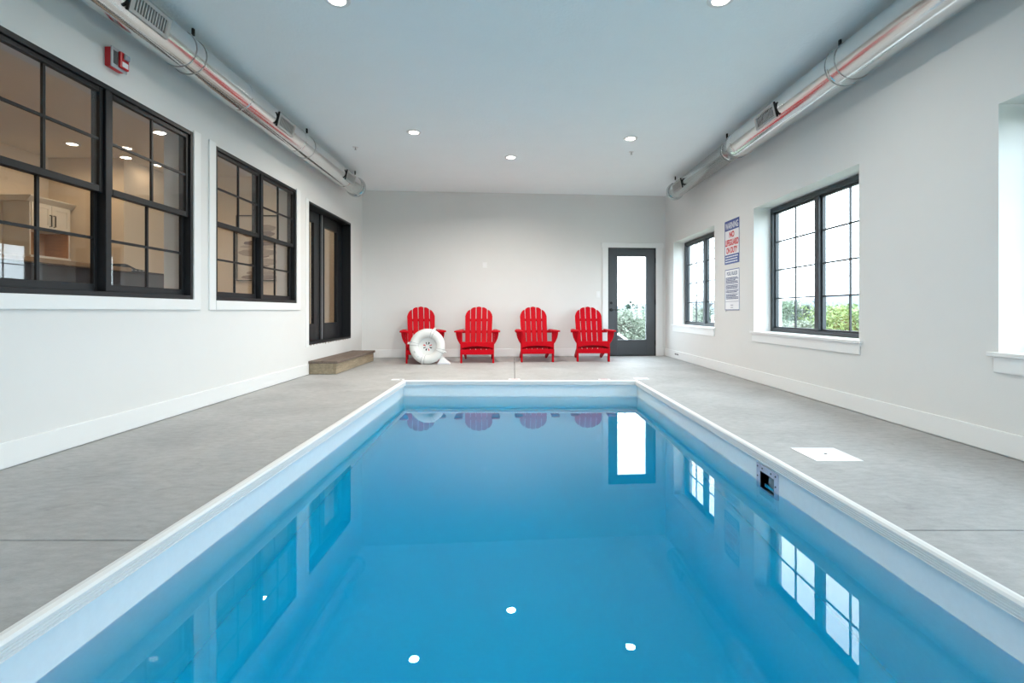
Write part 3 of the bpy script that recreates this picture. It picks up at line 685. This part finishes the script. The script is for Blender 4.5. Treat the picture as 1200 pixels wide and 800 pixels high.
obj('niche_lining', B((cx0+.005, cx0+.02, ca+.02, cb-.02, 1.70, 2.10), (cx0+.02, cx1-.025, ca+.02, ca+.03, 1.70, 2.10), (cx0+.02, cx1-.025, cb-.03, cb-.02, 1.70, 2.10)), M['niche'], t, off=O_)
bm = bmesh.new(); prism(bm, [(cx1-.02, 2.50), (cx1+.045, 2.57), (cx1+.045, 2.585), (cx0, 2.585), (cx0, 2.50)], (ca-.05, cb+.045), lambda u, v, w: (u, w, v)); obj('crown_moulding', bm, M['cab'], t, off=O_)
for k, (a, b_) in enumerate(((ca+.015, (ca+cb)/2-.003), ((ca+cb)/2+.003, cb-.015))):
    dr = obj('cabinet_door', B((cx1-.02, cx1-.008, a, b_, 2.12, 2.49), (cx1-.008, cx1, a, a+.06, 2.12, 2.49), (cx1-.008, cx1, b_-.06, b_, 2.12, 2.49), (cx1-.008, cx1, a+.06, b_-.06, 2.12, 2.18), (cx1-.008, cx1, a+.06, b_-.06, 2.43, 2.49)), M['cab'], t, off=O_)
    y = b_-.03 if k == 0 else a+.03
    bm = bmesh.new(); tube(bm, [(cx1, y, 2.16), (cx1+.03, y, 2.165), (cx1+.03, y, 2.335), (cx1, y, 2.34)], .008, 8); obj('handle', bm, M['bronze'], dr, off=O_)
t = thing('bar_counter', (-5.2, 5.0, HF), 'dark panelled bar counter with a brown wooden top inside the house', 'counter'); O_ = t.location
obj('bar_panel', B((-5.6, -5.0, 2.6, 7.9, HF, 1.36)), M['bar'], t, off=O_)
obj('bar_top', B((-5.7, -4.9, 2.5, 6.35, 1.36, 1.41)), M['bartop'], t, bevel=.004, off=O_)
obj('bar_stone_top', B((-5.62, -4.97, 6.36, 7.93, 1.36, 1.385)), M['black'], t, bevel=.004, off=O_)
t = thing('countertop_appliance', (-5.15, 6.6, 1.385), 'black wedge shaped appliance standing on the dark bar inside the house', 'appliance'); O_ = t.location
bm = bmesh.new(); prism(bm, [(6.38, 1.385), (6.80, 1.385), (6.80, 1.41), (6.62, 1.42), (6.47, 1.465), (6.42, 1.47)], (-5.30, -5.05), lambda u, v, w: (w, u, v)); obj('appliance_body', bm, M['rubber'], t, off=O_)
obj('button_row', B(*[(-5.05, -5.04, 6.45+k*.07, 6.48+k*.07, 1.395, 1.405) for k in range(5)]), M['wire'], t, off=O_)
# abstract painting
t = thing('framed_painting', (-4.72, 9.22, 1.42), 'tall framed abstract painting of stacked brown brushstrokes, behind the second window', 'painting'); O_ = t.location
px0, px1, pz0, pz1 = -5.17, -4.27, 1.415, 2.64
obj('frame', B((px0, px0+.018, 9.21, 9.249, pz0, pz1), (px1-.018, px1, 9.21, 9.249, pz0, pz1), (px0+.018, px1-.018, 9.21, 9.249, pz0, pz0+.018), (px0+.018, px1-.018, 9.21, 9.249, pz1-.018, pz1)), M['bronze'], t, off=O_)
cv = obj('canvas', B((px0+.018, px1-.018, 9.235, 9.249, pz0+.018, pz1-.018)), mat('canvas_cream', (.72, .66, .57), .8, noise=.03, nscale=4), t, off=O_)
tones = [(.30, .24, .21), (.42, .35, .30), (.52, .45, .39), (.24, .20, .19), (.46, .39, .33)]
z = pz0+.07; k = 0
while z < pz1-.2:
    hw = random.uniform(.16, .36); hh = random.uniform(.03, .065); cxx = (px0+px1)/2+random.uniform(-.06, .08)
    bm = bmesh.new(); pts = [(cxx+hw*math.cos(2*PI*i/24)*(1+.06*random.random()), z+hh*math.sin(2*PI*i/24)*(1+.25*random.random())) for i in range(24)]
    prism(bm, pts, (9.2335-.0003*k, 9.2345), lambda u, v, w: (min(max(u, px0+.02), px1-.02), w, v)); obj('brushstroke', bm, mat('brush_tone', tones[k % 5], .8, noise=.2, nscale=6, stretch=(1, 1, 6)), cv, off=O_)
    z += hh*1.75; k += 1
HG = 'warm recessed lights in the house ceiling'
for x, y, z, lab in ((-6.62, 7.42, HC, 'warm recessed light in the house ceiling above the cream cabinet'), (-4.95, 6.9, HC, 'bright warm recessed light in the house, highest in the nearest window pair'),
                  (-5.95, 7.6, HC, 'warm recessed light in the house beside the dark window mullion'), (-6.1, 8.5, HC, 'warm recessed light in the house farthest toward the end wall'),
                  (-4.2, 4.8, 3.06, 'warm recessed light in the house near the middle windows'), (-5.6, 3.0, 3.06, 'warm recessed light in the lower house ceiling'), (-4.0, 7.9, HC, 'warm recessed light in the house before the painting'), (-4.6, 1.0, 3.06, 'warm recessed light deep in the near end of the house')):
    downlight(x, y, z, lab, HG, 'lampw', HOUSE_W*(.12 if y in (7.6, 8.5) else .6 if y > 7.1 else 1.3), HOUSE_C, r=.085)

# ------------------------------------------------------------------ outdoors
def ground_z(x, y):
    dd = max(0, max(x-3.3, y-9.8, -4-y)); return -.25 - min(9.0, .085*dd) if dd > 0 else -.25
bm = bmesh.new(); xs = [-60, -20, 0, 3.3, 6, 10, 16, 24, 34, 50, 80, 140, 300, 700, 1500, 2600]; ys = [-400, -60, -20, -4, 4, 9.8, 13, 18, 26, 36, 50, 80, 140, 300, 700, 1500, 2600]
gv = {(i, j): bm.verts.new((x, y, ground_z(x, y)-(1.3 if x < 3.2 and -3.9 < y < 9.7 else 0))) for i, x in enumerate(xs) for j, y in enumerate(ys)}
for i in range(len(xs)-1):
    for j in range(len(ys)-1):
        if xs[i+1] <= 3.3 and -4 <= ys[j] and ys[j+1] <= 9.8 and xs[i] >= -20: continue
        bm.faces.new([gv[i, j], gv[i+1, j], gv[i+1, j+1], gv[i, j+1]])
struct('ground', bm, mat('pale_grass', (.10, .115, .075), .9, noise=.2, nscale=.4))
bm = bmesh.new(); prev = None; random.seed(3)
for k in range(121):
    a = math.radians(-30+130*k/120); R0 = 1500; hgt = 26+14*math.sin(k*.11+1)+6*math.sin(k*.33)+2*random.random()
    c_, s_ = math.cos(a), math.sin(a)
    row = [bm.verts.new((R0*s_*.9, R0*c_*.9, -9.4)), bm.verts.new((R0*s_, R0*c_, hgt*.6)), bm.verts.new((R0*1.1*s_, R0*1.1*c_, hgt)), bm.verts.new((R0*1.3*s_, R0*1.3*c_, -9.4))]
    if prev:
        for q in range(3): bm.faces.new([prev[q], row[q], row[q+1], prev[q+1]])
    prev = row
bml = B((200, 2500, 620, 1350, -9.3, -9.2)); struct('field_strip', bml, mat('field_sky_mirror', (.3, .35, .38), .08))  # glossy slab added to mirror the sky as the bright field strip
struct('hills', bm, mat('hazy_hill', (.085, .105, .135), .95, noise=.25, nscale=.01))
M['bark'] = mat('bark', (.07, .06, .05), .9, noise=.2, nscale=12)
leafm = {'dark': mat('leaf_dark', (.045, .080, .055), .7, noise=.35, nscale=2), 'mid': mat('leaf_mid', (.10, .16, .09), .7, noise=.35, nscale=2), 'lime': mat('leaf_lime', (.15, .22, .07), .7, noise=.25, nscale=2), 'pale': mat('leaf_pale', (.18, .21, .16), .8, noise=.3, nscale=2)}
def tree(x, y, ztop, w, kind, leaf, lab, nleaf=4200, name='tree'):
    zb = ground_z(x, y); t = thing(name, (x, y, zb), lab, 'tree', 'trees outside'); h = ztop-zb
    bm = bmesh.new(); tube(bm, [(0, 0, -.1), (.03*h*.2, 0, h*.4), (0, .02*h, h*.93)], [.025*h, .018*h, .005*h], 8)
    nb = 22 if kind != 'cone' else 14
    tips = []
    for k in range(nb):
        a = random.uniform(0, 2*PI); z0 = h*random.uniform(.2, .85); el = random.uniform(.2, 1.0) if kind != 'cone' else random.uniform(-.1, .2)
        ln = w*.5*random.uniform(.6, 1)*((1-z0/h)**.5 if kind == 'cone' else 1-.4*z0/h); e = Vector((math.cos(a)*ln, math.sin(a)*ln, z0+el*ln*.8)); e.z = min(e.z, h)
        tube(bm, [(0, 0, z0), tuple((Vector((0, 0, z0))+e)/2+Vector((0, 0, .02*h))), tuple(e)], [.008*h, .005*h, .0015*h], 5); tips.append(e)
    obj('trunk', bm, M['bark'], t)
    bm = bmesh.new(); clumps = []
    for k in range(34):
        if kind == 'cone':
            zf = random.uniform(.12, 1); r_ = w*.5*(1.02-zf)**.75*random.uniform(.35, 1); a = random.uniform(0, 2*PI); clumps.append((Vector((r_*math.cos(a), r_*math.sin(a), zf*h*.97)), w*.14*(1.15-zf)))
        else:
            a = random.uniform(0, 2*PI); r_ = w*.5*math.sqrt(random.random()); zf = random.uniform(.28, 1); env = math.sqrt(max(.05, 1-((zf-.55)/.5)**2)); clumps.append((Vector((r_*env*math.cos(a), r_*env*math.sin(a), zf*h*.95)), w*.16))
    ls = .024*w*(.7 if kind == 'bare' else 1)
    for k in range(nleaf if kind != 'bare' else nleaf//3):
        c_, cr = random.choice(clumps); p = c_+Vector((random.gauss(0, cr*.6), random.gauss(0, cr*.6), random.gauss(0, cr*.5)))
        if p.z > h: p.z = h-random.random()*.1*h
        q = Matrix.Rotation(random.uniform(0, 6.3), 3, Vector((random.gauss(0, 1), random.gauss(0, 1), random.gauss(0, 1))).normalized())
        l_ = ls*random.uniform(.6, 1.3)
        bm.faces.new([bm.verts.new(p+q @ Vector(v_)) for v_ in ((-l_*.4, 0, 0), (0, -l_, 0), (l_*.4, 0, 0), (0, l_, .2*l_))])
    me = bpy.data.meshes.new('foliage'); bm.to_mesh(me); bm.free(); link('foliage', me, leafm[leaf], t)
    return t
def at(u, Y): return (u-602)/580*Y, Y
def zt(v, Y): return H0+(364-v)/580*Y
T = [(739, 35, 349, 2.6, 'cone', 'dark', 'dark conifer standing tallest behind the glass door'),
     (753, 38, 356, 2.4, 'cone', 'mid', 'second smaller conifer behind the hinge side of the glass door'),
     (728, 33, 362, 4.0, 'round', 'pale', 'pale bushy tree behind the handle side of the glass door'),
     (745, 40, 344, 5.0, 'bare', 'pale', 'thin bare twiggy tree rising behind the conifers at the glass door'),
     (756, 36, 368, 4.5, 'round', 'mid', 'green bushy tree low behind the glass door'),
     (808, 26, 362, 4.0, 'round', 'pale', 'pale tree low in the first pane of the far small window'),
     (828, 25, 346, 3.6, 'bare', 'pale', 'bare twiggy tree in the far small window'),
     (822, 30, 364, 5.0, 'round', 'mid', 'green tree low in the far small window'),
     (836, 22, 368, 3.0, 'round', 'dark', 'darker shrub at the edge of the far small window'),
     (922, 24, 349, 3.2, 'cone', 'mid', 'grey green conifer in the first half of the large window'),
     (942, 20, 355, 2.4, 'cone', 'dark', 'dark conifer in the large window beside its central mullion'),
     (912, 28, 352, 5.5, 'round', 'pale', 'pale leafy tree at the far edge of the large window'),
     (950, 17, 376, 2.4, 'round', 'pale', 'pale low shrub in front of the mullion of the large window'),
     (993, 17, 357, 3.0, 'round', 'lime', 'bright lime green leafy tree in the near half of the large window'),
     (975, 19, 374, 2.6, 'bare', 'pale', 'thin twiggy shrub left of the lime green tree in the large window'),
     (1012, 15, 362, 2.6, 'round', 'lime', 'second lime green tree cut by the edge of the large window')]
for u, Y, v, w_, kd, lf, lab in T:
    x, y = at(u, Y); tree(x, y, zt(v, Y), w_, kd, lf, lab)
for k in range(8):            # woods continuing beyond, for views from the side
    x, y = at((700, 765, 795, 850, 880, 1030, 1065, 1100)[k], 36+5*k); 
    tree(x, y, zt(random.uniform(362, 370), y), 7, 'round', random.choice(['pale', 'mid']), 'distant green tree in the woods beyond the nearer trees', 900)
# parked white car far behind the glass door
cyy = 30.0; cz = ground_z(5, cyy)
t = thing('parked_car', (4.95, cyy, cz), 'white car parked outside beyond the lower part of the glass door', 'car'); 
WP = mat('car_white', (.82, .83, .85), .25, coat=.6)
bm = bmesh.new(); prism(bm, [(-2.2, .35), (2.2, .35), (2.25, .7), (2.15, 1.0), (1.9, 1.05), (1.3, 1.48), (.9, 1.56), (-.4, 1.58), (-.8, 1.5), (-1.3, 1.05), (-2.1, .92), (-2.25, .6)], (-.9, .9), lambda u, v, w: (u, w, v)); obj('car_body', bm, WP, t, bevel=.05, seg=3)
bm = bmesh.new(); prism(bm, [(-1.15, 1.06), (-.72, 1.45), (.1, 1.48), (.1, 1.06)], (-.915, -.90), lambda u, v, w: (u, w, v)); obj('side_window', bm, M['slot'], t)
bm = bmesh.new(); prism(bm, [(.2, 1.06), (.2, 1.48), (.9, 1.46), (1.25, 1.36), (1.6, 1.1)], (-.915, -.90), lambda u, v, w: (u, w, v)); obj('side_window', bm, M['slot'], t)
for x in (-1.4, 1.4):
    for y in (-.78, .78):
        bm = bmesh.new(); tube(bm, [(x, y-.11, .33), (x, y+.13*(1 if y > 0 else 1), .33)], .33, 24); obj('wheel', bm, M['rubber'], t)
